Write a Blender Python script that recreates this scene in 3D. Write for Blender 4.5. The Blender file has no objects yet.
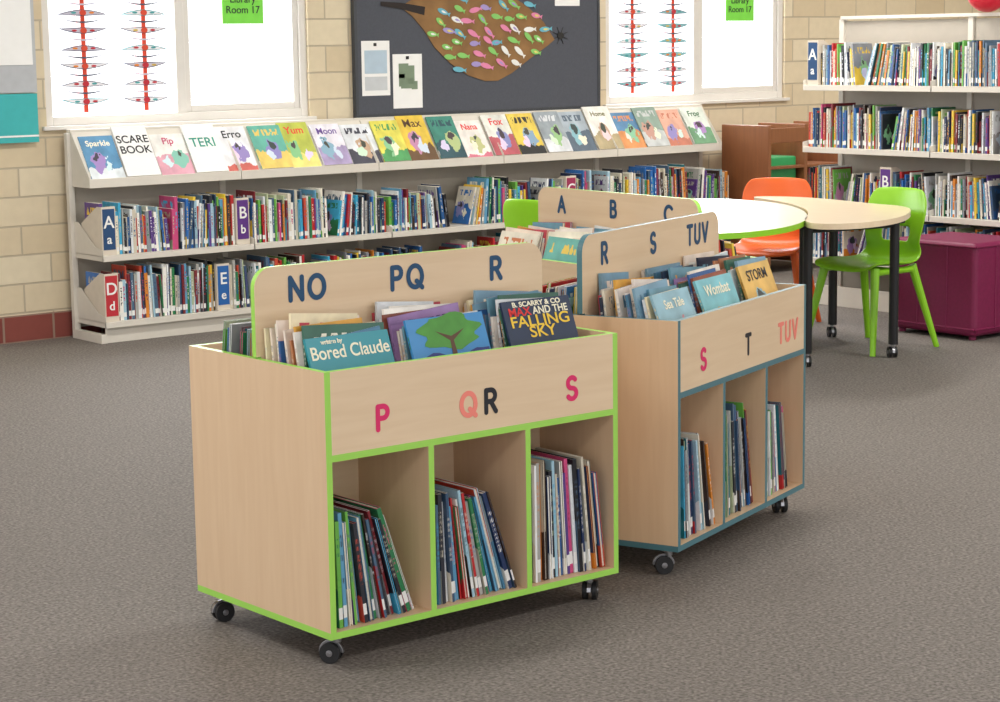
import bpy, random
from math import *
from mathutils import Vector, Matrix

# ------------------------------------------------------------------ helpers
def srgb(r,g,b):
    def f(c):
        c/=255.0
        return c/12.92 if c<=0.04045 else ((c+0.055)/1.055)**2.4
    return (f(r),f(g),f(b),1.0)
def hexc(h):
    h=h.lstrip('#'); return srgb(int(h[0:2],16),int(h[2:4],16),int(h[4:6],16))

def new_mat(name):
    m=bpy.data.materials.new(name); m.use_nodes=True
    nt=m.node_tree; return m,nt,nt.nodes["Principled BSDF"]
def N(nt,t,**kw):
    n=nt.nodes.new(t)
    for k,v in kw.items(): setattr(n,k,v)
    return n
def math_(nt,op,a,b=None,c=None):
    n=N(nt,'ShaderNodeMath',operation=op)
    for i,v in enumerate((a,b,c)):
        if v is None: continue
        if isinstance(v,(int,float)): n.inputs[i].default_value=v
        else: nt.links.new(v,n.inputs[i])
    return n.outputs[0]
def mix_(nt,fac,a,b,blend='MIX'):
    n=N(nt,'ShaderNodeMix',data_type='RGBA',blend_type=blend)
    for idx,v in ((0,fac),(6,a),(7,b)):
        if isinstance(v,(int,float)): n.inputs[idx].default_value=v
        elif isinstance(v,tuple): n.inputs[idx].default_value=v
        else: nt.links.new(v,n.inputs[idx])
    return n.outputs[2]

def plain(name,col,rough=0.5,metal=0.0,noise=0.06,scale=20,spec=0.5):
    m,nt,b=new_mat(name)
    tc=N(nt,'ShaderNodeTexCoord'); nz=N(nt,'ShaderNodeTexNoise'); nz.inputs['Scale'].default_value=scale
    nt.links.new(tc.outputs['Object'],nz.inputs['Vector'])
    dark=tuple(c*(1-noise*2) for c in col[:3])+(1,)
    lite=tuple(min(1,c*(1+noise)) for c in col[:3])+(1,)
    nt.links.new(mix_(nt,nz.outputs['Fac'],dark,lite),b.inputs['Base Color'])
    b.inputs['Roughness'].default_value=rough; b.inputs['Metallic'].default_value=metal
    b.inputs['Specular IOR Level'].default_value=spec
    return m

def wood(name,c1,c2,rough=.42,axis=0):
    m,nt,b=new_mat(name)
    tc=N(nt,'ShaderNodeTexCoord'); mp=N(nt,'ShaderNodeMapping')
    sc=[14,14,14]; sc[axis]=1.0
    mp.inputs['Scale'].default_value=sc
    nz=N(nt,'ShaderNodeTexNoise'); nz.inputs['Scale'].default_value=3.0; nz.inputs['Detail'].default_value=6
    nz.inputs['Distortion'].default_value=.6
    nt.links.new(tc.outputs['Object'],mp.inputs['Vector']); nt.links.new(mp.outputs[0],nz.inputs['Vector'])
    n2=N(nt,'ShaderNodeTexNoise'); n2.inputs['Scale'].default_value=2.2
    nt.links.new(tc.outputs['Object'],n2.inputs['Vector'])
    f=math_(nt,'ADD',math_(nt,'MULTIPLY',nz.outputs['Fac'],.75),math_(nt,'MULTIPLY',n2.outputs['Fac'],.25))
    nt.links.new(mix_(nt,f,c1,c2),b.inputs['Base Color'])
    b.inputs['Roughness'].default_value=rough
    return m

class MB:
    def __init__(s): s.v=[];s.f=[];s.m=[];s.uv=[];s.c1=[];s.c2=[];s.sd=[]
    def face(s,idx,mat=0,uv=None,c1=(1,1,1,1),c2=(1,1,1,1),sd=(0,0,0,1)):
        s.f.append(idx); s.m.append(mat); s.uv.append(uv or [(0,0)]*len(idx)); s.c1.append(c1); s.c2.append(c2); s.sd.append(sd)
    def box(s,x0,x1,y0,y1,z0,z1,mat=0,mats=None):
        b=len(s.v)
        s.v+=[(x0,y0,z0),(x1,y0,z0),(x1,y1,z0),(x0,y1,z0),(x0,y0,z1),(x1,y0,z1),(x1,y1,z1),(x0,y1,z1)]
        fs=[(3,0,4,7),(1,2,6,5),(0,1,5,4),(2,3,7,6),(3,2,1,0),(4,5,6,7)]
        for i,f in enumerate(fs): s.face([b+k for k in f],mats[i] if mats else mat)
    def prism(s,pts,O,U,V,Wd,th,mat=0,side=None):
        b=len(s.v); n=len(pts); O=Vector(O);U=Vector(U);V=Vector(V);Wd=Vector(Wd)
        for p in pts: s.v.append(tuple(O+U*p[0]+V*p[1]))
        for p in pts: s.v.append(tuple(O+U*p[0]+V*p[1]+Wd*th))
        s.face([b+i for i in range(n)][::-1],mat); s.face([b+n+i for i in range(n)],mat)
        for i in range(n):
            j=(i+1)%n; s.face([b+i,b+j,b+n+j,b+n+i],mat if side is None else side)
    def tube(s,p0,p1,r0,r1=None,n=12,mat=0):
        r1=r0 if r1 is None else r1
        p0=Vector(p0);p1=Vector(p1);d=(p1-p0).normalized()
        a=Vector((0,0,1)) if abs(d.z)<.9 else Vector((1,0,0))
        u=d.cross(a).normalized(); w=d.cross(u)
        b=len(s.v)
        for p,r in((p0,r0),(p1,r1)):
            for i in range(n):
                t=2*pi*i/n; s.v.append(tuple(p+u*r*cos(t)+w*r*sin(t)))
        s.face([b+i for i in range(n)],mat); s.face([b+n+i for i in range(n)][::-1],mat)
        for i in range(n):
            j=(i+1)%n; s.face([b+j,b+i,b+n+i,b+n+j],mat)
    def obox(s,P,A,B,C,mats,c1,c2,sd,kind):
        b=len(s.v)
        for k in range(8):
            s.v.append(tuple(P+(A if k&1 else Vector())+(B if k&2 else Vector())+(C if k&4 else Vector())))
        q=[(0,1,3,2,'sp'),(4,6,7,5,'fe'),(0,2,6,4,'cv'),(1,5,7,3,'cv'),(2,3,7,6,'pg'),(0,4,5,1,'pg')]
        for f in q:
            t=f[4]; idx=[b+i for i in f[:4]]
            if t=='sp': uv=[(0,0),(1,0),(1,1),(0,1)]
            elif t=='cv' and f[0]==0: uv=[(0,0),(0,1),(1,1),(1,0)]
            elif t=='cv': uv=[(0,0),(1,0),(1,1),(0,1)]
            else: uv=[(0,0)]*4
            m=mats[t]
            s.face(idx,m,uv,c1,c2,(sd, 1.0 if t=='sp' else (0.5 if kind=='plain' else 0.0),1.0 if kind=='art' else 0.0,1))
    def build(s,name,mats,parent=None,smooth=False,attrs=False,bevel=0,loc=None,rot=None):
        me=bpy.data.meshes.new(name); me.from_pydata(s.v,[],s.f)
        for m in mats: me.materials.append(m)
        me.polygons.foreach_set('material_index',s.m)
        if attrs:
            me.uv_layers.new(name='UVMap')
            for nm in('Col','Col2','Sd'): me.color_attributes.new(nm,'FLOAT_COLOR','CORNER')
            uvf=[];c=[[],[],[]]
            for i,f in enumerate(s.f):
                for j in range(len(f)):
                    uvf+=list(s.uv[i][j]); c[0]+=list(s.c1[i]); c[1]+=list(s.c2[i]); c[2]+=list(s.sd[i])
            me.uv_layers['UVMap'].data.foreach_set('uv',uvf)
            for k,nm in enumerate(('Col','Col2','Sd')): me.color_attributes[nm].data.foreach_set('color',c[k])
        if smooth: me.polygons.foreach_set('use_smooth',[True]*len(s.f))
        me.update()
        o=bpy.data.objects.new(name,me); bpy.context.scene.collection.objects.link(o)
        if parent: o.parent=parent
        if loc: o.location=loc
        if rot: o.rotation_euler=rot
        if bevel:
            b=o.modifiers.new('bevel','BEVEL'); b.width=bevel; b.segments=2; b.limit_method='ANGLE'
        return o
def empty(name,loc=(0,0,0),rz=0):
    e=bpy.data.objects.new(name,None); e.location=loc; e.rotation_euler=(0,0,rz); e.empty_display_size=.1
    bpy.context.scene.collection.objects.link(e); return e
def text(name,s,size,loc,rot,mat,parent=None,offset=0.0,extrude=.0008,align='CENTER',sx=1.0):
    c=bpy.data.curves.new(name,'FONT'); c.body=s; c.size=size; c.align_x=align; c.align_y='CENTER'; c.extrude=extrude; c.offset=offset
    c.materials.append(mat)
    o=bpy.data.objects.new(name,c); o.location=loc; o.rotation_euler=rot; o.scale=(sx,1,1)
    bpy.context.scene.collection.objects.link(o)
    if parent: o.parent=parent
    return o
RX=(pi/2,0,0)
# rounded vinyl stick-on letters drawn as strokes (cap height 1)
def arc(cx,cy,rx,ry,a0,a1,n=14): return [(cx+rx*cos(radians(a0+(a1-a0)*k/n)),cy+ry*sin(radians(a0+(a1-a0)*k/n))) for k in range(n+1)]
GL={'N':(.62,[[(0,0),(0,1),(.62,0),(.62,1)]]),
 'O':(.80,[arc(.40,.5,.40,.5,0,360,28)]),
 'Q':(.80,[arc(.40,.5,.40,.5,0,360,28),[(.48,.28),(.80,-.04)]]),
 'P':(.52,[[(0,0),(0,1),(.27,1)]+arc(.27,.74,.25,.26,90,-90)+[(0,.48)]]),
 'R':(.56,[[(0,0),(0,1),(.27,1)]+arc(.27,.74,.25,.26,90,-90)+[(0,.48)],[(.26,.48),(.56,0)]]),
 'S':(.54,[arc(.27,.75,.25,.25,35,250,14)+arc(.27,.25,.27,.25,80,-150,16)]),
 'T':(.60,[[(0,1),(.60,1)],[(.30,1),(.30,0)]]),
 'U':(.58,[[(0,1),(0,.29)]+arc(.29,.29,.29,.29,180,360)+[(.58,1)]]),
 'V':(.66,[[(0,1),(.33,0),(.66,1)]]),
 'A':(.70,[[(0,0),(.35,1),(.70,0)],[(.14,.34),(.56,.34)]]),
 'B':(.54,[[(0,.53),(0,1),(.25,1)]+arc(.25,.765,.22,.235,90,-90)+[(0,.53),(0,0),(.27,0)]+arc(.27,.265,.26,.265,-90,90)+[(0,.53)]]),
 'C':(.62,[arc(.40,.5,.40,.5,45,315,22)])}
def vinyl(name,s,cx,y,cz,h,mat,parent,wt=.115):
    tot=sum(GL[c][0] for c in s)+.40*(len(s)-1)
    x=-tot/2; mb=MB(); k=0
    for c in s:
        for st in GL[c][1]:
            for i in range(len(st)-1):
                a=Vector(((x+st[i][0])*h,(st[i][1]-.5)*h)); b=Vector(((x+st[i+1][0])*h,(st[i+1][1]-.5)*h)); d=(b-a)
                if d.length<1e-6: continue
                d.normalize()
                A=atan2(d.y,d.x); pts=[]
                for q in range(9): t=A-pi/2+pi*q/8; pts.append((b.x+wt*h*cos(t),b.y+wt*h*sin(t)))
                for q in range(9): t=A+pi/2+pi*q/8; pts.append((a.x+wt*h*cos(t),a.y+wt*h*sin(t)))
                mb.prism(pts,(cx,y-.00002*k,cz),(1,0,0),(0,0,1),(0,1,0),.0006); k+=1
        x+=GL[c][0]+.40
    mb.build(name,[mat],parent)

# ------------------------------------------------------------------ materials
M_wood=wood('pale_maple_laminate',hexc('d2b08c'),hexc('e6caa8'),axis=2)
M_woodx=wood('pale_maple_board',hexc('d8ba96'),hexc('eed7b8'),axis=0)
M_lime=plain('lime_edge_band',hexc('a2dc5c'),.4,noise=.03)
M_teal=plain('slate_teal_edge_band',hexc('4d7a85'),.4,noise=.03)
M_navy=plain('navy_letter_vinyl',hexc('164a72'),.5,noise=.02)
M_pink=plain('magenta_letter_vinyl',hexc('e0246a'),.5,noise=.02)
M_salm=plain('salmon_letter_vinyl',hexc('f58a7c'),.5,noise=.02)
M_blk=plain('black_vinyl',hexc('1b1c26'),.5,noise=.02)
M_white=plain('white_paint',hexc('f2f2f0'),.5,noise=.02)
M_rubber=plain('black_rubber',hexc('1c1c1e'),.55)
M_chrome=plain('caster_steel',hexc('a8a8ac'),.3,metal=.9)
M_steel=plain('cream_powder_coated_steel',hexc('dcd6cb'),.45,noise=.03)
M_steelb=plain('cream_steel_back',hexc('b4aca0'),.6,noise=.03)
M_black=plain('black_powder_coat',hexc('17181b'),.4)
M_green=plain('lime_polypropylene',hexc('8fd024'),.35,noise=.03)
M_orange=plain('orange_polypropylene',hexc('e8641e'),.35,noise=.03)
M_maroon=plain('maroon_vinyl',hexc('80194a'),.5,noise=.12,scale=60)
M_tabw=wood('maple_table_top',hexc('d9c2a0'),hexc('ead8bc'),rough=.3,axis=1)
M_tabl=plain('pale_table_laminate',hexc('e4e9dc'),.25,noise=.02)
M_brown=wood('brown_wood',hexc('6e4228'),hexc('98603a'),axis=2)
M_red=plain('red_plastic',hexc('d8203a'),.3)

M_page,nt,b=new_mat('paper_pages')
tc=N(nt,'ShaderNodeTexCoord'); nz=N(nt,'ShaderNodeTexNoise'); nz.inputs['Scale'].default_value=160
nt.links.new(tc.outputs['Object'],nz.inputs['Vector'])
nt.links.new(mix_(nt,nz.outputs['Fac'],hexc('cfc6b2'),hexc('f4efe4')),b.inputs['Base Color']); b.inputs['Roughness'].default_value=.8

M_book,nt,b=new_mat('book_cover')
L=nt.links
a1=N(nt,'ShaderNodeAttribute',attribute_name='Col');a2=N(nt,'ShaderNodeAttribute',attribute_name='Col2');a3=N(nt,'ShaderNodeAttribute',attribute_name='Sd')
sp=N(nt,'ShaderNodeSeparateColor'); L.new(a3.outputs['Color'],sp.inputs[0]); seed=sp.outputs[0]; kind=sp.outputs[1]
uv=N(nt,'ShaderNodeUVMap',uv_map='UVMap'); su=N(nt,'ShaderNodeSeparateXYZ'); L.new(uv.outputs[0],su.inputs[0])
U,V=su.outputs[0],su.outputs[1]
cmb=N(nt,'ShaderNodeCombineXYZ'); L.new(U,cmb.inputs[0]); L.new(V,cmb.inputs[1]); L.new(math_(nt,'MULTIPLY',seed,57.0),cmb.inputs[2])
nz=N(nt,'ShaderNodeTexNoise'); nz.inputs['Scale'].default_value=3.0; nz.inputs['Detail'].default_value=3; L.new(cmb.outputs[0],nz.inputs['Vector'])
hor=math_(nt,'ADD',math_(nt,'MULTIPLY',math_(nt,'FRACT',math_(nt,'MULTIPLY',seed,13.0)),.4),.12)
wav=math_(nt,'ADD',V,math_(nt,'MULTIPLY',math_(nt,'SUBTRACT',nz.outputs['Fac'],.5),.5))
c=mix_(nt,math_(nt,'LESS_THAN',wav,hor),a1.outputs['Color'],a2.outputs['Color'])
hs0=N(nt,'ShaderNodeHueSaturation'); L.new(math_(nt,'ADD',math_(nt,'MULTIPLY',nz.outputs['Fac'],.9),.55),hs0.inputs['Value']); L.new(c,hs0.inputs['Color']); c=hs0.outputs[0]
def figure(cx,cy,rad,hue_mul,sat,val,c):
    du=math_(nt,'SUBTRACT',U,cx); dv=math_(nt,'SUBTRACT',V,cy)
    dd=math_(nt,'SQRT',math_(nt,'ADD',math_(nt,'MULTIPLY',du,du),math_(nt,'MULTIPLY',dv,dv)))
    dd=math_(nt,'ADD',dd,math_(nt,'MULTIPLY',math_(nt,'SUBTRACT',n9.outputs['Fac'],.5),.45))
    hv=N(nt,'ShaderNodeCombineColor',mode='HSV'); L.new(math_(nt,'FRACT',math_(nt,'MULTIPLY',seed,hue_mul)),hv.inputs[0]); hv.inputs[1].default_value=sat; hv.inputs[2].default_value=val
    return mix_(nt,math_(nt,'LESS_THAN',dd,rad),c,hv.outputs[0])
n9=N(nt,'ShaderNodeTexNoise'); n9.inputs['Scale'].default_value=5.0; n9.inputs['Detail'].default_value=2; L.new(cmb.outputs[0],n9.inputs['Vector'])
fx=math_(nt,'ADD',math_(nt,'MULTIPLY',math_(nt,'FRACT',math_(nt,'MULTIPLY',seed,29.0)),.4),.3)
c=figure(fx,.40,.22,17.0,.55,.55,c)
c=figure(math_(nt,'SUBTRACT',1.0,fx),.30,.12,41.0,.25,.85,c)
c=figure(fx,.52,.08,77.0,.3,.06,c)
cm2=N(nt,'ShaderNodeCombineXYZ'); L.new(math_(nt,'MULTIPLY',U,16.0),cm2.inputs[0]); L.new(math_(nt,'MULTIPLY',V,7.0),cm2.inputs[1]); L.new(math_(nt,'MULTIPLY',seed,91.0),cm2.inputs[2])
n4=N(nt,'ShaderNodeTexNoise'); n4.inputs['Scale'].default_value=1.0; n4.inputs['Detail'].default_value=0; L.new(cm2.outputs[0],n4.inputs['Vector'])
band=math_(nt,'MULTIPLY',math_(nt,'GREATER_THAN',V,.76),math_(nt,'LESS_THAN',V,.91))
band=math_(nt,'MULTIPLY',band,math_(nt,'MULTIPLY',math_(nt,'GREATER_THAN',U,.12),math_(nt,'LESS_THAN',U,.88)))
band=math_(nt,'MULTIPLY',band,math_(nt,'SUBTRACT',1.0,sp.outputs[2]))
ttl=math_(nt,'MULTIPLY',band,math_(nt,'GREATER_THAN',n4.outputs['Fac'],.5))
cover=mix_(nt,ttl,c,a2.outputs['Color'])
cm3=N(nt,'ShaderNodeCombineXYZ'); L.new(math_(nt,'MULTIPLY',U,2.0),cm3.inputs[0]); L.new(math_(nt,'MULTIPLY',V,26.0),cm3.inputs[1]); L.new(math_(nt,'MULTIPLY',seed,91.0),cm3.inputs[2])
n5=N(nt,'ShaderNodeTexNoise'); n5.inputs['Scale'].default_value=1.0; n5.inputs['Detail'].default_value=0; L.new(cm3.outputs[0],n5.inputs['Vector'])
b2=math_(nt,'MULTIPLY',math_(nt,'MULTIPLY',math_(nt,'GREATER_THAN',V,.38),math_(nt,'LESS_THAN',V,.84)),math_(nt,'MULTIPLY',math_(nt,'GREATER_THAN',U,.3),math_(nt,'LESS_THAN',U,.7)))
spc=mix_(nt,math_(nt,'MULTIPLY',b2,math_(nt,'GREATER_THAN',n5.outputs['Fac'],.52)),a1.outputs['Color'],a2.outputs['Color'])
lab=math_(nt,'MULTIPLY',math_(nt,'MULTIPLY',math_(nt,'GREATER_THAN',V,.08),math_(nt,'LESS_THAN',V,.19)),math_(nt,'GREATER_THAN',seed,.35))
spc=mix_(nt,lab,spc,(.82,.82,.80,1))
fin=mix_(nt,math_(nt,'GREATER_THAN',kind,.75),cover,spc)
pl=math_(nt,'MULTIPLY',math_(nt,'GREATER_THAN',kind,.25),math_(nt,'LESS_THAN',kind,.75))
fin=mix_(nt,pl,fin,a1.outputs['Color'])
L.new(fin,b.inputs['Base Color']); b.inputs['Roughness'].default_value=.35
BM=[M_book,M_page]

M_carpet,nt,b=new_mat('grey_loop_carpet'); L=nt.links
tc=N(nt,'ShaderNodeTexCoord')
n1=N(nt,'ShaderNodeTexNoise'); n1.inputs['Scale'].default_value=95; n1.inputs['Detail'].default_value=3; L.new(tc.outputs['Object'],n1.inputs['Vector'])
n2=N(nt,'ShaderNodeTexNoise'); n2.inputs['Scale'].default_value=1.3; L.new(tc.outputs['Object'],n2.inputs['Vector'])
vo=N(nt,'ShaderNodeTexVoronoi'); vo.inputs['Scale'].default_value=70; L.new(tc.outputs['Object'],vo.inputs['Vector'])
rp=N(nt,'ShaderNodeValToRGB'); rp.color_ramp.elements[0].position=.33; rp.color_ramp.elements[1].position=.67
rp.color_ramp.elements[0].color=hexc('565049'); rp.color_ramp.elements[1].color=hexc('978f89'); L.new(n1.outputs['Fac'],rp.inputs[0])
cc=mix_(nt,math_(nt,'MULTIPLY',n2.outputs['Fac'],.25),rp.outputs[0],hexc('6c655f'))
cc=mix_(nt,math_(nt,'MULTIPLY',vo.outputs['Distance'],.5),cc,hexc('4c4743'))
L.new(cc,b.inputs['Base Color']); b.inputs['Roughness'].default_value=.8
bp=N(nt,'ShaderNodeBump'); bp.inputs['Strength'].default_value=.6; bp.inputs['Distance'].default_value=.006; L.new(n1.outputs['Fac'],bp.inputs['Height']); L.new(bp.outputs[0],b.inputs['Normal'])

def brick(name,c1,c2,mort,w=.235,h=.086,ms=.008):
    m,nt,b=new_mat(name); L=nt.links
    tc=N(nt,'ShaderNodeTexCoord'); s=N(nt,'ShaderNodeSeparateXYZ'); L.new(tc.outputs['Object'],s.inputs[0])
    cb=N(nt,'ShaderNodeCombineXYZ'); L.new(math_(nt,'ADD',s.outputs[0],s.outputs[1]),cb.inputs[0]); L.new(s.outputs[2],cb.inputs[1])
    br=N(nt,'ShaderNodeTexBrick'); L.new(cb.outputs[0],br.inputs['Vector'])
    br.inputs['Scale'].default_value=1; br.inputs['Brick Width'].default_value=w; br.inputs['Row Height'].default_value=h
    br.inputs['Mortar Size'].default_value=ms; br.inputs['Mortar Smooth'].default_value=.3; br.inputs['Bias'].default_value=0
    br.inputs['Color1'].default_value=c1; br.inputs['Color2'].default_value=c2; br.inputs['Mortar'].default_value=mort
    nz=N(nt,'ShaderNodeTexNoise'); nz.inputs['Scale'].default_value=18; nz.inputs['Detail'].default_value=4; L.new(tc.outputs['Object'],nz.inputs['Vector'])
    L.new(mix_(nt,math_(nt,'MULTIPLY',nz.outputs['Fac'],.3),br.outputs['Color'],tuple(x*.6 for x in c1[:3])+(1,)),b.inputs['Base Color'])
    bp=N(nt,'ShaderNodeBump'); bp.inputs['Strength'].default_value=.6; bp.inputs['Distance'].default_value=.006; bp.invert=True
    L.new(br.outputs['Fac'],bp.inputs['Height']); L.new(bp.outputs[0],b.inputs['Normal']); b.inputs['Roughness'].default_value=.8
    return m
M_brick=brick('cream_brick',hexc('d6c4a4'),hexc('e6d9bd'),hexc('bdb09a'),w=.34,h=.16,ms=.006)
M_rbrick=brick('red_brick',hexc('7c3a34'),hexc('8f4a40'),hexc('9a8070'),h=.15,w=.3)

# ------------------------------------------------------------------ books
PAL=[hexc(h) for h in ('f2efe8','f2efe8','e9e3d2','ddd6c6','d8dde2','22345c','2a5a94','2a6ab4','b8282c','c84a34','2a7a4c','6ab04a','e8c440','1a1b22','22242e','2c2e38','5f9cc0','9fc3d4','3fa7cf','d8842c','5a3c84','8b8f96','a8a8a4','c9c2b0','1a6a78','c8487c','3a2a24','7e2830','b8c4a0','eef2f4','36506e','4a6680')]
PALB=[hexc(h) for h in ('f2efe8','e9e3d2','f0e4c0','d8dde2','2a5a94','9a7ab0','c84a5a','d8a040','7aa0b8','3a6a5a','e8e0d8','c8d4d8','1c2a44','b87a58','6a9ab0','e8d8c8','8a4a3a','4a7a9a','ecdcd0')]
def pick(rng,pal=None): 
    pal=pal or PAL
    a=rng.choice(pal); b=rng.choice(pal)
    while b==a: b=rng.choice(pal)
    return a,b
def stack(length,rng,tr,hr,phi1,p=1.4,nmax=200,phi0=0.0):
    out=[];prev=None
    est=length/((tr[0]+tr[1])/2*1.15)
    i=0
    while i<nmax:
        t=rng.uniform(*tr);h=rng.uniform(*hr)
        ph=phi0+(phi1-phi0)*min(1,i/max(1,est))**p
        if prev is None: xb=h*sin(ph)+.001
        else:
            Ba,pa,ha=prev
            Tx=Ba-ha*sin(pa); Tz=ha*cos(pa)
            if h*cos(ph)>=Tz: xb=max(Ba,Tx+Tz*tan(ph))
            else: xb=max(Ba,Ba-h*cos(ph)*tan(pa)+h*sin(ph))
            xb+=.0006
        end=xb+t/cos(ph)
        if end>length: break
        out.append((xb,ph,t,h)); prev=(end,ph,h); i+=1
    return out
def put_stack(mb,st,O,S,Dv,rng,dr,fine=False,kind='pic',flip=0.0,center=None,roll=0.0,pal=None):
    Z=Vector((0,0,1)); O=Vector(O);S=Vector(S);Dv=Vector(Dv)
    for i,(xb,ph,t,h) in enumerate(st):
        A=(S*cos(ph)+Z*sin(ph)); B=(-S*sin(ph)+Z*cos(ph))
        d=rng.uniform(*dr); c1,c2=pick(rng,pal)
        k=kind
        off=rng.uniform(0,.02)
        P=O+S*xb+Dv*off
        if center is not None:
            lo,hi=center; P=O+S*xb+Dv*rng.uniform(lo,max(lo,hi-d))
        sd=rng.random()
        fl=rng.random()<flip
        D=Dv*d
        if roll:
            ra=rng.gauss(0,radians(roll)); ra=max(-radians(6),min(radians(6),ra))
            Dn=(Dv*cos(ra)+B*sin(ra)); Bn=(B*cos(ra)-Dv*sin(ra))
            if ra<0: P=P+B*(d*sin(-ra))
            else: P=P+Dv*min(h*sin(ra),max(0,.02))
            B=Bn; D=Dn*d
        if fl: P=P+D; D=-D
        if fine:
            ct=min(.0022,t*.25)
            mats={'sp':0,'fe':0,'cv':0,'pg':0}
            mb.obox(P,A*ct,B*h,D,mats,c1,c2,sd,k)
            mb.obox(P+A*(t-ct),A*ct,B*h,D,mats,c1,c2,sd,k)
            mb.obox(P+A*ct,A*(t-2*ct),B*h,D*.012,mats,c1,c2,sd,k)
            mb.obox(P+A*ct+B*.003+D*.012,A*(t-2*ct),B*(h-.006),D*.972,{'sp':1,'fe':1,'cv':1,'pg':1},c1,c2,sd,k)
        else:
            mb.obox(P,A*t,B*h,D,{'sp':0,'fe':1,'cv':0,'pg':1},c1,c2,sd,k)

# ------------------------------------------------------------------ room
YW=10.40
mb=MB(); mb.box(-3,13.7,-3,YW+.2,-.1,0); mb.build('floor',[M_carpet])
mb=MB()
SILL=1.181; HEAD=2.35; TOPZ=2.9
W1=(5.083,6.816); W2=(9.204,10.937)
for a,b_ in((-3,W1[0]),(W1[1],W2[0]),(W2[1],13.7)): mb.box(a,b_,YW,YW+.2,0,TOPZ)
for a,b_ in(W1,W2): mb.box(a,b_,YW,YW+.2,0,SILL-.02); mb.box(a,b_,YW,YW+.2,HEAD,TOPZ)
mb.build('wall_back',[M_brick])
mb=MB(); mb.box(13.7,13.9,-3,YW+.2,0,TOPZ); mb.build('wall_right',[M_brick])
M_ceil=plain('ceiling_paint',hexc('eceae4'),.8,noise=.02)
mb=MB(); mb.box(-3,13.9,-3,YW+.2,TOPZ,TOPZ+.1); mb.build('ceiling',[M_ceil])
mb=MB(); mb.box(-3,13.69,YW-.012,YW-.0005,0,.15); mb.build('baseboard_back',[M_rbrick])

M_frame=plain('window_frame_aluminium',hexc('dedad4'),.4,noise=.02)
M_glass,nt,b=new_mat('window_glass')
tr=N(nt,'ShaderNodeBsdfTransparent'); gl=N(nt,'ShaderNodeBsdfGlossy'); gl.inputs['Roughness'].default_value=.05
mx=N(nt,'ShaderNodeMixShader'); mx.inputs[0].default_value=.06
nt.links.new(tr.outputs[0],mx.inputs[1]); nt.links.new(gl.outputs[0],mx.inputs[2]); nt.links.new(mx.outputs[0],nt.nodes['Material Output'].inputs[0])
CR=[hexc(h) for h in('d9482e','e8872c','4fa4a8','4a5266','d8b85a','c02838','88bcc4','c8c4d4','f0eef4')]
craft_m=[plain('craft_paper_%d'%i,c_,.7) for i,c_ in enumerate(CR)]
def lens(mb,sx,z,hw_,th,droop,y,d,m):
    up=[];dn=[]
    for k in range(21):
        u=-1+k/10; zc=-droop*u*u
        hh=th*max(0,1-abs(u)**1.6)+.0006
        up.append((u*hw_,zc+hh)); dn.append((u*hw_,zc-hh))
    mb.prism((up+dn[::-1])[::-1],(sx,y,z),(1,0,0),(0,0,1),(0,1,0),d,m)
for wi,(a,b_) in enumerate((W1,W2)):
    E=empty('window_%d'%(wi+1),(a,YW,SILL))
    w=b_-a; h=HEAD-SILL; mid=w*.5
    mb=MB()
    for (x0,x1,z0,z1) in((0,.05,0,h),(w-.05,w,0,h),(.05,w-.05,0,.05),(.05,w-.05,h-.05,h),(mid-.03,mid+.03,.05,h-.05)):
        mb.box(x0,x1,.02,.09,z0,z1)
    for (x0,x1,z0,z1) in((mid+.03,mid+.07,.05,h-.05),(w-.09,w-.05,.05,h-.05),(mid+.07,w-.09,.05,.09)):
        mb.box(x0,x1,.035,.07,z0,z1)
    mb.box(-.03,w+.03,-.03,.2,-.022,.0)
    mb.build('frame',[M_frame],E,bevel=.003)
    mb=MB(); mb.box(.05,mid-.03,.055,.059,.05,h-.05); mb.box(mid+.03,w-.05,.075,.079,.05,h-.05); mb.build('glass',[M_glass],E)
    rng=random.Random(5+wi)
    mb=MB()
    for sx in ((.25,.63)):
        mb.box(sx-.013,sx+.013,.010,.012,.07,h-.06,0)
        z=.13; i=0
        while z<h-.1:
            hw=rng.uniform(.135,.155)
            lens(mb,sx,z,hw,.017,.010 if i%2 else -.012,.008,.002,rng.choice((3,3,2)))
            lens(mb,sx,z,hw*.90,.012,.009 if i%2 else -.011,.006,.0015,rng.choice((8,7,8,6)))
            lens(mb,sx,z+.046,hw*.75,.004,-.014,.008,.002,rng.choice((3,7,3)))
            for s_ in(-1,1):
                q=[(s_*.055+.016*cos(t),.006*sin(t)) for t in [2*pi*k/10 for k in range(10)]]
                mb.prism(q,(sx,.004,z),(1,0,0),(0,0,1),(0,1,0),.0015,rng.choice((5,1,2,4,2)))
            hd=[(.020*cos(q),.016*sin(q)) for q in [2*pi*k/12 for k in range(12)]]
            mb.prism(hd,(sx,.0,z),(1,0,0),(0,0,1),(0,1,0),.004,rng.choice((0,5,0)))
            z+=.098; i+=1
    mb.build('paper_craft_strings',craft_m,E)
    mb=MB(); gx=1.16; mb.box(gx,gx+.28,.028,.030,.555,.78); mb.build('room_sign',[plain('green_sign_paper_%d'%wi,hexc('7ee04a'),.6)],E)
    text('room_sign_text','Library\nRoom 17',.062,(gx+.14,.026,.665),RX,M_blk,E)
E=empty('wall_display_board',(4.1,YW-.002,1.1))
mb=MB(); mb.box(0,.92,-.03,0,.27,1.2,0); mb.box(.25,.62,-.034,-.031,.34,.9,1); mb.box(.66,.90,-.034,-.031,.42,.95,1); mb.build('board',[plain('pale_grey_board',hexc('b9bcc0'),.7),M_white],E)
mb=MB(); mb.box(-.2,.915,-.036,-.031,0,.265,0); mb.box(-.2,.915,-.038,-.0365,.03,.04,1);mb.build('teal_banner',[plain('teal_fabric',hexc('3fb3b4'),.7),M_white],E)

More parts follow.
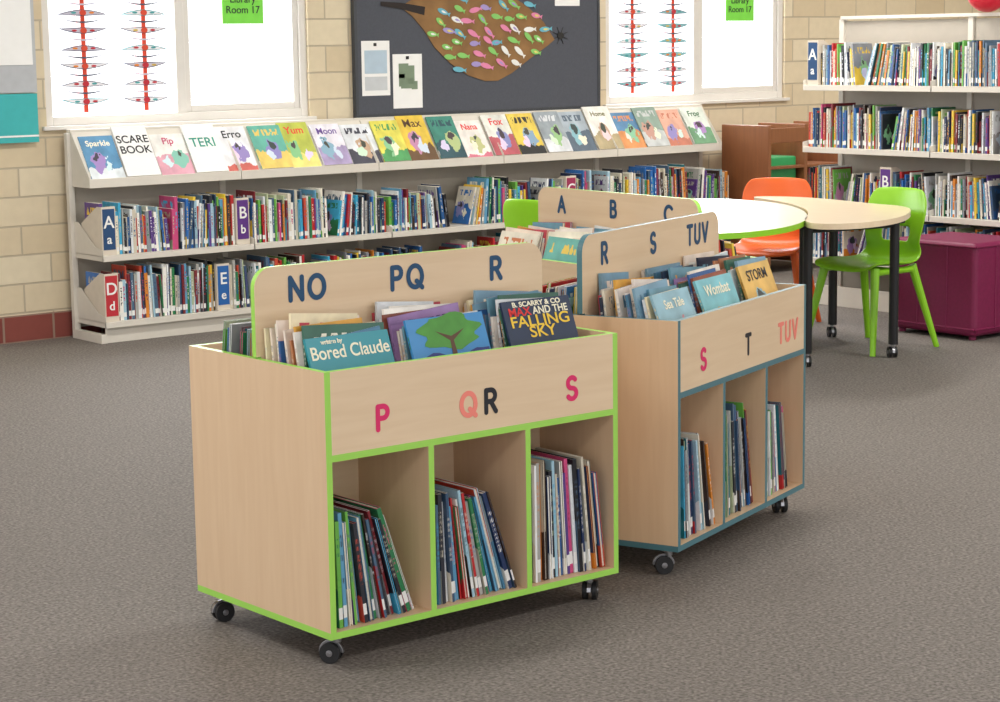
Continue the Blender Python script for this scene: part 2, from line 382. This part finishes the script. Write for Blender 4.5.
PX0,PX1=7.15,9.10
E=empty('wall_pinboard',(PX0,YW-.002,1.18))
mb=MB(); mb.box(0,PX1-PX0,-.03,0,0,1.3,0)
mb.box(-.02,PX1-PX0+.02,-.035,0,-.02,0,1); mb.box(-.02,0,-.035,0,0,1.3,1); mb.box(PX1-PX0,PX1-PX0+.02,-.035,0,0,1.3,1)
mb.build('felt_board',[plain('charcoal_felt',hexc('50535c'),.9,noise=.08,scale=80),plain('pinboard_trim',hexc('3c4046'),.5)],E)
def pbx(px):
    t=(px-355)/245.0; return 1.95*t*(1-.10*(1-t))
def pbz(y): return (1.89-y*.00643)-1.18
leaf=[(400,9),(412,2),(425,-4),(440,-9),(470,-14),(500,-10),(528,8),(545,24),(556,42),(549,48),(532,60),(512,75),(498,82),(485,82),(468,76),(450,64),(434,48),(424,32),(412,18)]
lp=[(pbx(x),pbz(y)) for x,y in leaf][::-1]
mb=MB(); mb.prism(lp,(0,-.036,0),(1,0,0),(0,0,1),(0,1,0),.004,0)
st=[(pbx(380),pbz(4)),(pbx(400),pbz(5)),(pbx(425),pbz(9)),(pbx(424),pbz(17)),(pbx(400),pbz(11)),(pbx(380),pbz(8))][::-1]
mb.prism(st,(0,-.037,0),(1,0,0),(0,0,1),(0,1,0),.003,1)
rng=random.Random(3)
def fish(cx,cz,a,l,w_,m,y):
    prof=[(-.5,0),(-.42,.55),(-.25,.95),(0,1),(.2,.7),(.33,.25),(.5,.85),(.46,0)]
    P=[(u*l,v*w_/2) for u,v in prof]+[(u*l,-v*w_/2) for u,v in prof[1:-1][::-1]]
    P=[(x*cos(a)-z*sin(a),x*sin(a)+z*cos(a)) for x,z in P][::-1]
    mb.prism(P,(cx,y,cz),(1,0,0),(0,0,1),(0,1,0),.002,m)
    if rng.random()<.5:
        Q=[(x*.4,z*.4) for x,z in P]
        mb.prism(Q,(cx,y-.0012,cz),(1,0,0),(0,0,1),(0,1,0),.001,rng.choice((5,7,4)))
k=0
for row in range(8):
    y0=-2+row*11.5
    for j in range(10):
        px=424+j*14+(row%2)*6+rng.uniform(-3,3)+row*1.5; y=y0+rng.uniform(-2.5,2.5)-(px-487)*.05
        if ((px-490)/61)**2+((y-34)/45)**2>.93: continue
        k+=1
        fish(pbx(px),pbz(y),rng.uniform(-.8,.2),rng.uniform(.085,.115),.034,rng.choice((2,2,3,4,6,2,3,6,7)),-.039-.00005*k)
cx,cz=pbx(562),pbz(38)
mb.prism([(.028*cos(q),.022*sin(q)) for q in [2*pi*k/12 for k in range(12)]],(cx,-.04,cz),(1,0,0),(0,0,1),(0,1,0),.008,8)
for k in range(8):
    a=2*pi*(k+.5)/8; mb.tube((cx,-.035,cz),(cx+.07*cos(a),-.033,cz+.06*sin(a)),.003,.002,6,8)
mb.build('leaf_artwork',[plain('kraft_leaf',hexc('8f6a40'),.8,noise=.25,scale=9),plain('twig',hexc('2a2220'),.8)]+[plain('paper_creature_%d'%i,hexc(h),.7) for i,h in enumerate(('86c86a','e086ac','a494cc','e4d474','6ab4c8','ecece8'))]+[M_black],E)
mb=MB()
def sheet(x0,x1,y0,y1,m,z=-.033): mb.box(pbx(x0),pbx(x1),z,z+.001,pbz(y1),pbz(y0),m)
sheet(359,388,41,93,0); sheet(362,385,50,72,1,-.0345); sheet(362,385,75,88,2,-.0345)
sheet(391,421,54,106,0); sheet(557,582,-12,8,0)
for x,y,ww,hh in((402,70,5,7),(409,74,4,9),(405,82,6,5),(400,79,3,6),(413,84,3,4)): sheet(x-ww,x+ww,y-hh,y+hh,3,-.0345-.0001*x/400)
for x,y in((373,44),(406,57)): sheet(x-1.5,x+1.5,y-1,y+2,4,-.036)
mb.build('notices',[M_white,plain('notice_blue',hexc('b4c8d8'),.7),plain('notice_grey',hexc('c8ccd0'),.7),plain('notice_plant',hexc('7d9078'),.7),M_black],E)

# ------------------------------------------------------------------ browser carts
def caster(mb,x,y,a,h):
    r=.028
    mb.tube((x,y,h),(x,y,h-.014),.022,.022,14,1)
    mb.tube((x,y,h-.014),(x,y,h-.028),.012,.012,10,1)
    dx,dy=cos(a)*.016,sin(a)*.016; nx,ny=-sin(a),cos(a)
    cx,cy=x+dx,y+dy
    for s in(-1,1):
        ox,oy=nx*.014*s,ny*.014*s
        mb.tube((cx+ox-nx*.007,cy+oy-ny*.007,r),(cx+ox+nx*.007,cy+oy+ny*.007,r),r,r,20,0)
        mb.tube((cx+ox*1.55-nx*.001,cy+oy*1.55-ny*.001,r),(cx+ox*1.55+nx*.001,cy+oy*1.55+ny*.001,r),.009,.009,12,1)
    pts=[]
    for k in range(9):
        t=pi*k/8; pts.append((.034*cos(t),.034*sin(t)))
    mb.prism(pts,(cx-nx*.006,cy-ny*.006,r),(cos(a),sin(a),0),(0,0,1),(nx,ny,0),.012,1)
    mb.tube((cx-nx*.024,cy-ny*.024,r),(cx+nx*.024,cy+ny*.024,r),.005,.005,8,1)
CL,CW,Z0,Z1,ZS,ZT=1.008,.658,.083,.783,.567,1.023
T=.018; BF=.045
def cart(loc,rz,edge,sign,front,seed,specials,cub):
    E=empty('book_browser_cart',(loc[0],loc[1],0),rz)
    mb=MB(); W_,G,H_=0,1,2
    mb.box(0,CL,0,CW,Z0,Z0+T,mats=[G,G,G,G,W_,W_])
    for x in(0,CL-T): mb.box(x,x+T,0,CW,Z0+T,Z1,mats=[W_,W_,G,G,G,G])
    mb.box(T,CL-T,0,CW,ZS-T,ZS,mats=[W_,W_,G,G,H_,H_])
    mb.box(T,CL-T,T,CW-T,ZS,ZS+BF,mats=[H_]*6)
    xs=[CL/3,CL*2/3]
    ym=CW/2
    for x in xs:
        mb.box(x-T/2,x+T/2,0,ym-.006,Z0+T,ZS-T,mats=[W_,W_,G,G,G,G]); mb.box(x-T/2,x+T/2,ym+.006,CW,Z0+T,ZS-T,mats=[W_,W_,G,G,G,G])
        mb.box(x-.006,x+.006,T,ym-.009,ZS,Z1-.03,mats=[H_]*6); mb.box(x-.006,x+.006,ym+.009,CW-T,ZS,Z1-.03,mats=[H_]*6)
    mb.box(T,CL-T,ym-.006,ym+.006,Z0+T,ZS-T,mats=[H_]*6)
    for y in(0,CW-T): mb.box(T,CL-T,y,y+T,ZS,Z1,mats=[H_,H_,H_,H_,G,G])
    r=.055; pts=[(T+.001,ZS)]
    pts+= [(CL-T-.001,ZS),(CL-T-.001,Z1+.004),(CL-.004,Z1+.004)]
    for k in range(9): a=pi/2*k/8; pts.append((CL-.004-r+r*cos(a),ZT-r+r*sin(a)))
    for k in range(9): a=pi/2+pi/2*k/8; pts.append((.004+r+r*cos(a),ZT-r+r*sin(a)))
    pts+=[(.004,Z1+.004),(T+.001,Z1+.004)]
    mb.prism(pts,(0,ym+.009,0),(1,0,0),(0,0,1),(0,-1,0),.018,H_,G)
    mb.build('cabinet',[M_wood,edge,M_woodx],E)
    mb=MB()
    for x,y,a in((.06,.06,2.2),(CL-.06,.06,.7),(.06,CW-.06,3.0),(CL-.06,CW-.06,1.2)): caster(mb,x,y,a,Z0)
    mb.build('casters',[M_rubber,M_chrome],E,bevel=.0015)
    for i,(s,x) in enumerate(sign): vinyl('sign_letter_%d'%i,s,x,ym-.0105,ZT-.064,.060,M_navy,E)
    for i,(s,x,m) in enumerate(front): vinyl('front_letter_%d'%i,s,x,-.0012,.645,.060,m,E)
    rng=random.Random(seed)
    mb=MB()
    bins=[(T+.004,xs[0]-.010),(xs[0]+.010,xs[1]-.010),(xs[1]+.010,CL-T-.004)]
    for bi,(x0,x1) in enumerate(bins):
        sp_=specials[bi]; n=sp_['n']
        st=stack(.262,rng,(.006,.011),(.215,.278),radians(18),nmax=n-1,phi0=radians(5))
        Ba=st[-1][0]+st[-1][2]/cos(st[-1][1]); pa=st[-1][1]; ha=st[-1][3]
        ph=max(pa,radians(21)); h=sp_['h']
        Tx=Ba-ha*sin(pa);Tz=ha*cos(pa)
        xb=(Tx+Tz*tan(ph) if h*cos(ph)>=Tz else Ba-h*cos(ph)*tan(pa)+h*sin(ph)); xb=max(xb,Ba)+.001
        zb=ZS+BF+.001
        O=Vector((x0,ym-.012,zb)); S=Vector((0,-1,0)); Dv=Vector((1,0,0))
        put_stack(mb,st,O,S,Dv,rng,(.18,.265),fine=True,center=(0,x1-x0-.02),roll=2.2,pal=PALB)
        w=sp_['w']; x=x0+sp_['x']
        Z=Vector((0,0,1)); A=S*cos(ph)+Z*sin(ph); B=-S*sin(ph)+Z*cos(ph)
        P=Vector((x,ym-.012,zb))+S*xb
        mb.obox(P,A*.009,B*h,Dv*w,{'sp':0,'fe':1,'cv':0,'pg':1},sp_['c1'],sp_['c2'],sp_['sd'],sp_['kind'])
        for (tx,tsz,fx,fz,tm,sxx) in sp_['text']:
            pos=P+A*.0102+B*(h*fz)+Dv*(w*fx)
            text('cover_title',tx,tsz,pos,(pi/2-ph,0,0),tm,E,offset=.0006,extrude=.0003,sx=sxx)
        for (shape,cx,cz,sc,mt) in sp_.get('art',[]):
            q=[]
            if shape=='tree':
                q=[((cx+sc*(1+.18*sin(7*t))*cos(t)),(cz+sc*.5*(1+.12*cos(5*t))*sin(t))) for t in [2*pi*i/40 for i in range(40)]]
            elif shape=='hill': q=[(0.004,.004),(w-.004,.004),(w-.004,cz+.01)]+[(w-.004-(w-.008)*i/12,cz+.012*sin(i*.9)) for i in range(1,13)]
            elif shape=='trunk': q=[(cx-.010,cz-.07),(cx+.010,cz-.07),(cx+.006,cz),(cx+.05,cz+.03),(cx,cz+.012),(cx-.05,cz+.03),(cx-.006,cz)]
            o_=P+A*(.0094+.0004*{'hill':0,'tree':1,'trunk':2}[shape])
            mbx=MB(); mbx.prism(q,o_,Dv,B,A,.0003); mbx.build('cover_art',[mt],E)
        st=stack(.27,rng,(.007,.013),(.205,.255),radians(14),nmax=24,phi0=radians(3))
        put_stack(mb,st,(x1,ym+.012,zb),(0,1,0),(-1,0,0),rng,(.19,.27),fine=True,center=(0,x1-x0))
    cb=[(T+.002,xs[0]-T/2-.002),(xs[0]+T/2+.002,xs[1]-T/2-.002),(xs[1]+T/2+.002,CL-T-.002)]
    for ci,(x0,x1) in enumerate(cb):
        ln,ph,hr,hm=cub[ci]
        st=stack(min(ln,x1-x0),rng,(.005,.014),hr,radians(ph),p=1.2)
        put_stack(mb,st,(x0,.02,Z0+T+.001),(1,0,0),(0,1,0),rng,(.20,.27),fine=True,flip=.3)
        st=stack(.2,rng,(.006,.014),(.22,.3),radians(12))
        put_stack(mb,st,(x1,CW-.02,Z0+T+.001),(-1,0,0),(0,-1,0),rng,(.20,.27),fine=True,flip=.25)
    mb.build('picture_books',BM,E,attrs=True)
    return E
K=hexc
M_cream=plain('cream_ink',K('f6f0d8'),.5,noise=.01); M_yel=plain('yellow_ink',K('f2c93a'),.5,noise=.01); M_redi=plain('red_ink',K('e02c2c'),.5,noise=.01)
M_leafg=plain('green_ink',K('4f9a3c'),.5,noise=.2); M_brn=plain('brown_cover_ink',K('5a3a26'),.5); M_seag=plain('sea_ink',K('2a3a86'),.5,noise=.2)
cart((2.808,4.254),.016,M_lime,[('NO',.172),('PQ',.507),('R',.828)],[('P',.180,M_pink),('Q',.464,M_salm),('R',.542,M_blk),('S',.834,M_pink)],11,
  [dict(n=19,h=.250,w=.265,x=.020,c1=K('2290a0'),c2=K('1d7a88'),sd=.3,kind='plain',text=[('Bored Claude',.050,.5,.82,M_cream,.90),('written by',.016,.3,.94,M_cream,1)]),
   dict(n=21,h=.270,w=.265,x=.015,c1=K('3a8ac8'),c2=K('3a8a4a'),sd=.62,kind='plain',text=[],art=[('hill',0,.16,0,M_seag),('tree',.14,.225,.10,M_leafg),('trunk',.14,.20,0,M_brn)]),
   dict(n=21,h=.290,w=.250,x=.01,c1=K('1c2f4e'),c2=K('284468'),sd=.2,kind='plain',text=[('B. SCARRY & CO',.020,.5,.955,M_cream,1.2),('MAX',.034,.23,.88,M_redi,1.1),('AND THE',.030,.68,.88,M_cream,1),('FALLING',.045,.5,.78,M_yel,1.25),('SKY',.045,.5,.67,M_yel,1.25)])],
  [(.287,32,(.27,.31),0),(.30,26,(.26,.31),0),(.30,8,(.28,.345),0)])
cart((4.106,4.327),.370,M_teal,[('R',.150),('S',.490),('TUV',.830)],[('S',.180,M_pink),('T',.520,M_blk),('TUV',.850,M_salm)],23,
  [dict(n=24,h=.25,w=.25,x=.02,c1=K('8fb8c8'),c2=K('d8c8a0'),sd=.41,kind='art',text=[('Sea Tale',.04,.5,.84,M_cream,1)]),
   dict(n=24,h=.26,w=.27,x=.01,c1=K('7cc0cc'),c2=K('e8d8b0'),sd=.77,kind='art',text=[('Wombat',.05,.5,.84,M_cream,1)]),
   dict(n=23,h=.27,w=.25,x=.02,c1=K('d8b060'),c2=K('a87838'),sd=.15,kind='art',text=[('STORM',.05,.5,.85,M_blk,1)])],
  [(.30,16,(.27,.31),0),(.30,12,(.29,.36),0),(.27,14,(.26,.32),0)])
cart((4.96,6.41),-1.632,M_lime,[('A',.165),('B',.50),('C',.83)],[('A',.18,M_pink),('B',.5,M_blk),('C',.85,M_pink)],37,
  [dict(n=22,h=.26,w=.25,x=.02,c1=K('e8e0d0'),c2=K('c87850'),sd=.51,kind='pic',text=[]),
   dict(n=22,h=.26,w=.25,x=.02,c1=K('6ab0a8'),c2=K('e8c860'),sd=.83,kind='pic',text=[]),
   dict(n=22,h=.26,w=.25,x=.02,c1=K('b8c0c8'),c2=K('4878a8'),sd=.25,kind='pic',text=[])],
  [(.2,14,(.27,.31),0),(.2,10,(.26,.31),0),(.2,10,(.26,.30),0)])

# ------------------------------------------------------------------ cantilever library shelving
LAB={'A':K('1f4876'),'B':K('5b2d83'),'C':K('a03058'),'D':K('c22a36'),'E':K('2062ac'),'F':K('2a7a50')}
labm={k:plain('label_'+k,v,.5) for k,v in LAB.items()}
M_box=plain('cream_file_box',K('ddd2c2'),.6)
def file_box(E,x,y,z,letter,mats,i):
    mb=MB(); w,d,h=.085,.24,.265
    prof=[(0,0),(d,0),(d,h*.62),(.05,h),(.0,h)]
    for xx in(0,w-.004): mb.prism(prof,(x+xx,y,z),(0,1,0),(0,0,1),(1,0,0),.004,0)
    mb.box(x+.004,x+w-.004,y,y+.004,z,z+h,0); mb.box(x+.004,x+w-.004,y+d-.004,y+d,z,z+h*.62,0); mb.box(x+.004,x+w-.004,y+.004,y+d-.004,z,z+.004,0)
    mb.box(x+.006,x+w-.006,y-.002,y-.0005,z+.03,z+h-.012,1)
    mb.build('file_box_%d'%i,[M_box,mats[letter]],E)
    text('file_letter_%d'%i,letter,.095,(x+w/2,y-.003,z+.178),RX,M_white,E,offset=.001)
    text('file_letter_small_%d'%i,letter.lower(),.07,(x+w/2,y-.003,z+.085),RX,M_white,E,offset=.001)
def shelving(name,loc,rz,nb,bw,levels,height,depth,boxes,seed,fills,base_h,tr=(.008,.022),display=None,hr=(.19,.27)):
    E=empty(name,loc,rz)
    L_=nb*bw
    mb=MB()
    yb=depth
    for i in range(nb+1):
        x=min(max(i*bw,.0),L_)
        mb.box(x-.018,x+.018,yb,yb+.035,0,height)
        mb.box(x-.018,x+.018,.02,yb,0,.05)
    for i in range(nb):
        mb.box(i*bw+.018,(i+1)*bw-.018,yb+.015,yb+.03,.06,height-.01,1)
    mb.box(.018,L_-.018,.03,.045,0,base_h-.03,0)
    for z in levels:
        for i in range(nb):
            x0,x1=i*bw+.003,(i+1)*bw-.003
            mb.box(x0,x1,0,yb,z-.006,z,0); mb.box(x0,x1,0,.012,z-.032,z-.006,0)
            for xx in(x0,x1-.003):
                mb.prism([(0,-.03),(yb,-.03),(yb,.17),(yb-.05,.17),(.09,.045),(0,.03)],(xx,0,z),(0,1,0),(0,0,1),(1,0,0),.003,0)
    mb.box(0,L_,yb-.01,yb+.036,height,height+.02,0)
    if display:
        zl,yl,zt,yt=display
        for i in range(nb):
            x0,x1=i*bw+.003,(i+1)*bw-.003
            mb.prism([(yl,zl),(yt,zt),(yt-.006,zt+.006),(yl-.006,zl+.006)],(x0,0,0),(0,1,0),(0,0,1),(1,0,0),x1-x0,0)
            mb.prism([(yl-.03,zl-.035),(yl+.01,zl-.035),(yl+.01,zl+.004),(yl-.022,zl-.018),(yl-.024,zl+.015),(yl-.03,zl+.015)],(x0,0,0),(0,1,0),(0,0,1),(1,0,0),x1-x0,0)
            for xx in(x0-.001,x1-.002):
                mb.prism([(yl-.03,zl-.035),(yb,zl-.035),(yb,zt),(yt,zt+.01),(yl-.03,zl+.02)],(xx,0,0),(0,1,0),(0,0,1),(1,0,0),.003,0)
    mb.build('steel_frame',[M_steel,M_steelb],E,bevel=.0015)
    rng=random.Random(seed)
    mb=MB()
    for li,z in enumerate(levels):
        for i in range(nb):
            regs=[[i*bw+.012,(i+1)*bw-.012]]
            for (lv,bx,_l) in boxes:
                if lv==li and i*bw<=bx+.04<(i+1)*bw:
                    new=[]
                    for a,c_ in regs: new+= [[a,bx-.004],[bx+.09,c_]]
                    regs=new
            for a,c_ in regs:
                ln=c_-a
                if ln<.05: continue
                f=fills(rng,li,i)
                f1=rng.uniform(.3,.7)*f
                if ln<.3: f1=f
                hs=rng.uniform(-.02,.02); h2=(hr[0]+hs,hr[1]+hs)
                st=stack(ln*f1,rng,tr,h2,radians(rng.choice((1,4,8,18))),p=2.5)
                put_stack(mb,st,(a,.03,z+.001),(1,0,0),(0,1,0),rng,(.15,.21))
                if ln>=.3:
                    hs=rng.uniform(-.02,.02); h2=(hr[0]+hs,hr[1]+hs)
                    st=stack(ln*(f-f1),rng,tr,h2,radians(rng.choice((1,8,15,24))),p=2.5)
                    put_stack(mb,st,(c_,.03,z+.001),(-1,0,0),(0,1,0),rng,(.15,.21))
    mb.build('shelf_books',BM,E,attrs=True)
    for i,(lv,bx,l) in enumerate(boxes): file_box(E,bx,.02,levels[lv]+.001,l,labm,i)
    return E
BX,BY=5.173,9.982
bw=.967
YL,YT=.15,.322; ZL,ZTT=.882,1.142
E=shelving('library_bookshelf',(BX,BY,0),0,5,bw,[.117,.483],1.142,.33,
  [(1,.012,'A'),(1,.862,'B'),(0,.012,'D'),(0,.72,'E'),(1,3.33,'C')],77,lambda r,l,i: r.uniform(.84,.98),.117,tr=(.006,.022),display=(ZL,YL,ZTT,YT),hr=(.19,.28))
cov=[('5a90b8','e0e8ec'),('f0f0ee','202020'),('eae8e4','d8a0b0'),('f2f2f0','189a8c'),('e8e8ec','d06a60'),('62ac9c','e0c468'),('b8c050','e8e080'),('e4e0ea','a898c0'),('e4e8ee','3a3a4a'),('dcd458','4a9a58'),('e4c244','6a4a28'),('3a8474','28505a'),('ece6e0','d07488'),('e0e0d8','b85a64'),('e4c854','2c2c2c'),('9aa4ac','d8dce0'),('a4b0ba','5a6a7a'),('ece9e2','b0a07c'),('5a88b0','d89058'),('8aa094','c4c8c8'),('dca894','c47860'),('dce4dc','6a9a74')]
mb=MB(); rng=random.Random(9)
n=len(cov); Lt=5*bw-.06
dy,dz=YT-YL,ZTT-ZL
sl=Vector((0,dy,dz)).normalized(); nr=Vector((0,-dz,dy)).normalized()
tl=lambda nm,c: plain(nm,K(c),.5)
titles={1:('SCARE\nBOOK',.068,M_blk),3:('TERI',.085,tl('teal_ink','12907e')),4:('Erro',.07,M_blk),10:('Max',.08,tl('brown_ink','5a3a20')),13:('Fox',.07,M_redi),6:('Yum',.07,M_redi),7:('Moon',.06,tl('violet_ink','6a4a9a')),2:('Pip',.06,tl('rose_ink','c04a70')),12:('Nana',.06,M_redi),17:('Home',.05,tl('olive_ink','6a6a3a')),21:('Frog',.06,tl('dkgreen_ink','2a6a3a')),0:('Sparkle',.05,M_cream)}
tilt=atan2(dy,dz)
for i,(a,c_) in enumerate(cov):
    x=.03+i*(Lt/n)+rng.uniform(-.004,.004); w=rng.uniform(.200,.222); h=rng.uniform(.265,.330)
    P=Vector((x,YL,.888))+nr*(.004+.011*(i%2))
    mb.obox(P,nr*.008,sl*h,Vector((w,0,0)),{'sp':0,'fe':1,'cv':0,'pg':1},K(a),K(c_),rng.random(),'plain' if i in(1,3) else ('art' if i in titles else 'pic'))
    if i in titles:
        s_,sz,tm=titles[i]; pos=P+nr*.0085+sl*(h*(.62 if i in(1,3) else .82))+Vector((w/2,0,0))
        text('display_title_%d'%i,s_,sz,pos,(pi/2-tilt,0,0),tm,E,offset=.001,extrude=.0003)
mb.build('display_picture_books',BM,E,attrs=True)

E2=shelving('tall_library_bookshelf',(9.16,8.56,0),-pi/2,4,.985,[.284,.588,.954,1.326],1.715,.34,
  [(3,.02,'A'),(1,.60,'B')],31,lambda r,l,i: r.uniform(.93,1.0),.15,tr=(.006,.015),hr=(.18,.25))
bpy.ops.mesh.primitive_uv_sphere_add(segments=32,ring_count=16,radius=.12,location=(9.502,7.46,1.737+.12)); o=bpy.context.object; o.name='red_ball'; o.data.materials.append(M_red)
for p in o.data.polygons: p.use_smooth=True

# ------------------------------------------------------------------ tables
def table(name,cx,cy,rz,pts,zt,top,edge,legs):
    E=empty(name,(cx,cy,0),rz)
    mb=MB()
    mb.prism(pts,(0,0,zt-.028),(1,0,0),(0,1,0),(0,0,1),.028,0,1); mb.build('top',[top,edge],E)
    mb=MB()
    for (x,y) in legs:
        mb.tube((x,y,.07),(x,y,zt-.0285),.024,.024,16,0); mb.tube((x,y,zt-.05),(x,y,zt-.0285),.05,.05,16,0)
        caster(mb,x,y,1.0,.085)
    for i in range(len(legs)):
        p,q=legs[i],legs[(i+1)%len(legs)]
        mb.tube((p[0],p[1],zt-.06),(q[0],q[1],zt-.06),.014,.014,8,0)
    mb.build('legs',[M_black,M_chrome],E)
def sup(a,b_,e):
    out=[]
    for k in range(64):
        t=2*pi*k/64; c_,s_=cos(t),sin(t); out.append((a*copysign(abs(c_)**(2/e),c_),b_*copysign(abs(s_)**(2/e),s_)))
    return out
def chaikin(p,n=3):
    for _ in range(n):
        q=[]
        for i in range(len(p)):
            a=p[i];b_=p[(i+1)%len(p)]
            q+=[(a[0]*.75+b_[0]*.25,a[1]*.75+b_[1]*.25),(a[0]*.25+b_[0]*.75,a[1]*.25+b_[1]*.75)]
        p=q
    return p
table('activity_table',7.12,7.42,.806,sup(1.05,.585,2.2),.735,M_tabl,M_green,[(-.7,-.1),(.7,-.2),(.7,.3),(-.7,.3)])
fx0,fy0=7.85,7.25
F=[(7.12,6.66),(7.26,6.46),(7.64,6.50),(8.03,6.74),(8.24,6.97),(8.24,7.2),(8.33,7.58),(8.33,7.88),(8.17,8.06),(8.07,7.745),(7.90,7.41),(7.64,7.075)]
table('activity_table',fx0,fy0,0,chaikin([(x-fx0,y-fy0) for x,y in F]),.735,M_tabw,M_tabw,[(7.345-fx0,6.82-fy0),(7.88-fx0,6.73-fy0),(8.20-fx0,7.43-fy0),(7.97-fx0,7.43-fy0)])

def chair(loc,rz,mat,s=1.0):
    E=empty('classroom_chair',(loc[0],loc[1],0),rz)
    prof=[(.215,.415),(.20,.438),(.12,.447),(.0,.438),(-.10,.432),(-.165,.445),(-.195,.49),(-.205,.55),(-.215,.62),(-.232,.70),(-.250,.77),(-.262,.825)]
    wid=[.185,.205,.215,.215,.21,.20,.185,.18,.195,.205,.20,.165]
    nt_=13; mb=MB()
    for (y,z),w in zip(prof,wid):
        for j in range(nt_):
            u=-1+2*j/(nt_-1)
            back=z>.5
            yy=y+(.035*u*u if back else 0); zz=z+(.022*abs(u)**3 if not back else -.012*u**4)
            mb.v.append((u*w*s,yy*s,zz*s))
    for i in range(len(prof)-1):
        for j in range(nt_-1):
            if i==7 and 3<=j<=8: continue
            mb.face([i*nt_+j,i*nt_+j+1,(i+1)*nt_+j+1,(i+1)*nt_+j])
    o=mb.build('shell',[mat],E,smooth=True)
    m=o.modifiers.new('s','SOLIDIFY'); m.thickness=.012; m.offset=0
    m=o.modifiers.new('ss','SUBSURF'); m.levels=2; m.render_levels=2
    mb=MB()
    for sx in(-1,1):
        mb.tube((sx*.17*s,.15*s,.435*s),(sx*.235*s,.235*s,0),.024*s,.015*s,12); mb.tube((sx*.165*s,-.14*s,.435*s),(sx*.235*s,-.265*s,0),.024*s,.015*s,12)
        mb.tube((sx*.175*s,.16*s,.415*s),(sx*.17*s,-.15*s,.415*s),.017*s,.017*s,10)
    mb.tube((-.17*s,.0,.415*s),(.17*s,.0,.415*s),.014*s,.014*s,10)
    mb.build('legs',[mat],E,smooth=False)
    return E
chair((8.07,7.06),pi/2,M_green)
chair((8.26,7.96),pi*.68,M_orange)
chair((6.73,7.97),-1.45,M_green)

bpy.ops.mesh.primitive_cube_add(size=1,location=(0,0,0)); o=bpy.context.object; o.name='cushion_block'; o.scale=(.50,.58,.50)
bpy.ops.object.transform_apply(location=False,rotation=False,scale=True)
o.data.materials.append(M_maroon)
m=o.modifiers.new('b','BEVEL'); m.width=.035; m.segments=4
E=empty('vinyl_ottoman',(8.86,7.09,0)); o.parent=E; o.location=(0,0,.27)
mb=MB()
for z in(.50,.06):
    q=[(-.247,-.287),(.247,-.287),(.247,.287),(-.247,.287)]
    for i in range(4): mb.tube((q[i][0]*1.0,q[i][1],z),(q[(i+1)%4][0],q[(i+1)%4][1],z),.007,.007,8)
for y in(-.1,.1): mb.tube((-.251,y,.05),(-.251,y,.5),.004,.004,6)
for x in(-.08,.08): mb.tube((x,-.291,.05),(x,-.291,.5),.004,.004,6)
for x in(-.2,.2):
    for y in(-.24,.24): mb.tube((x,y,0),(x,y,.03),.02,.02,10)
mb.build('piping',[M_maroon],E)

E=empty('wooden_book_trolley',(10.10,9.75,0))
mb=MB()
for x in(0,.36,.72): mb.box(x,x+.03,0,.45,.06,1.02)
mb.box(.03,.36,.42,.44,.3,.98); mb.box(.39,.72,.42,.44,.3,.98)
for z in(.12,.45,.72): mb.box(.03,.36,0,.42,z,z+.02); mb.box(.39,.72,0,.42,z,z+.02)
for x in(.03,.39): mb.box(x,x+.33,.0,.02,.90,1.0)
for x in(.02,.73): 
    for y in(.05,.4): mb.tube((x,y,0),(x,y,.06),.02,.02,10)
mb.build('trolley_body',[M_brown],E,bevel=.003)
mb=MB(); mb.box(.06,.33,.05,.38,.475,.80,0); mb.box(.42,.68,.05,.38,.475,.66,1); mb.build('storage_tubs',[plain('green_tub',K('2a9a5a'),.4),plain('dark_tub',K('30302e'),.4)],E,bevel=.01)

# ------------------------------------------------------------------ lights & world
w=bpy.data.worlds.new('sky_world'); bpy.context.scene.world=w; w.use_nodes=True
bg=w.node_tree.nodes['Background']; bg.inputs[0].default_value=(.98,.98,1.0,1); bg.inputs[1].default_value=1.6
def area(name,loc,sx,sy,e,rot=(0,0,0),col=(1,.97,.92)):
    l=bpy.data.lights.new(name,'AREA'); l.shape='RECTANGLE'; l.size=sx; l.size_y=sy; l.energy=e; l.color=col
    o=bpy.data.objects.new(name,l); o.location=loc; o.rotation_euler=rot; bpy.context.scene.collection.objects.link(o); return o
for x in(1.5,5.0,8.5,11.8):
    for y in(1.5,5.0,8.2):
        area('overhead_fill',(x,y,2.86),1.2,.3,38 if x<8 else 52)  # unseen fill lamps added overhead to light the room, stronger on the right
for i,(a,b_) in enumerate((W1,W2)): area('window_daylight',((a+b_)/2,YW+.35,1.75),1.6,1.1,110,(-pi/2,0,0),(.93,.96,1))

# ------------------------------------------------------------------ camera
th,p,r=.671,.150,.014
R0=Vector((cos(th),-sin(th),0)); F0=Vector((sin(th),cos(th),0)); Zv=Vector((0,0,1))
Up0=F0*sin(p)+Zv*cos(p); Fw=F0*cos(p)-Zv*sin(p)
X=R0*cos(r)-Up0*sin(r); Y=R0*sin(r)+Up0*cos(r); Zc=-Fw
cam=bpy.data.cameras.new('camera'); co=bpy.data.objects.new('camera',cam); bpy.context.scene.collection.objects.link(co)
Mx=Matrix((X,Y,Zc)).transposed().to_4x4(); Mx.translation=Vector((0,0,1.6)); co.matrix_world=Mx
cam.sensor_width=36; cam.sensor_fit='HORIZONTAL'; cam.lens=2035*.036; cam.clip_end=100
bpy.context.scene.camera=co
bpy.context.scene.view_settings.view_transform='Standard'
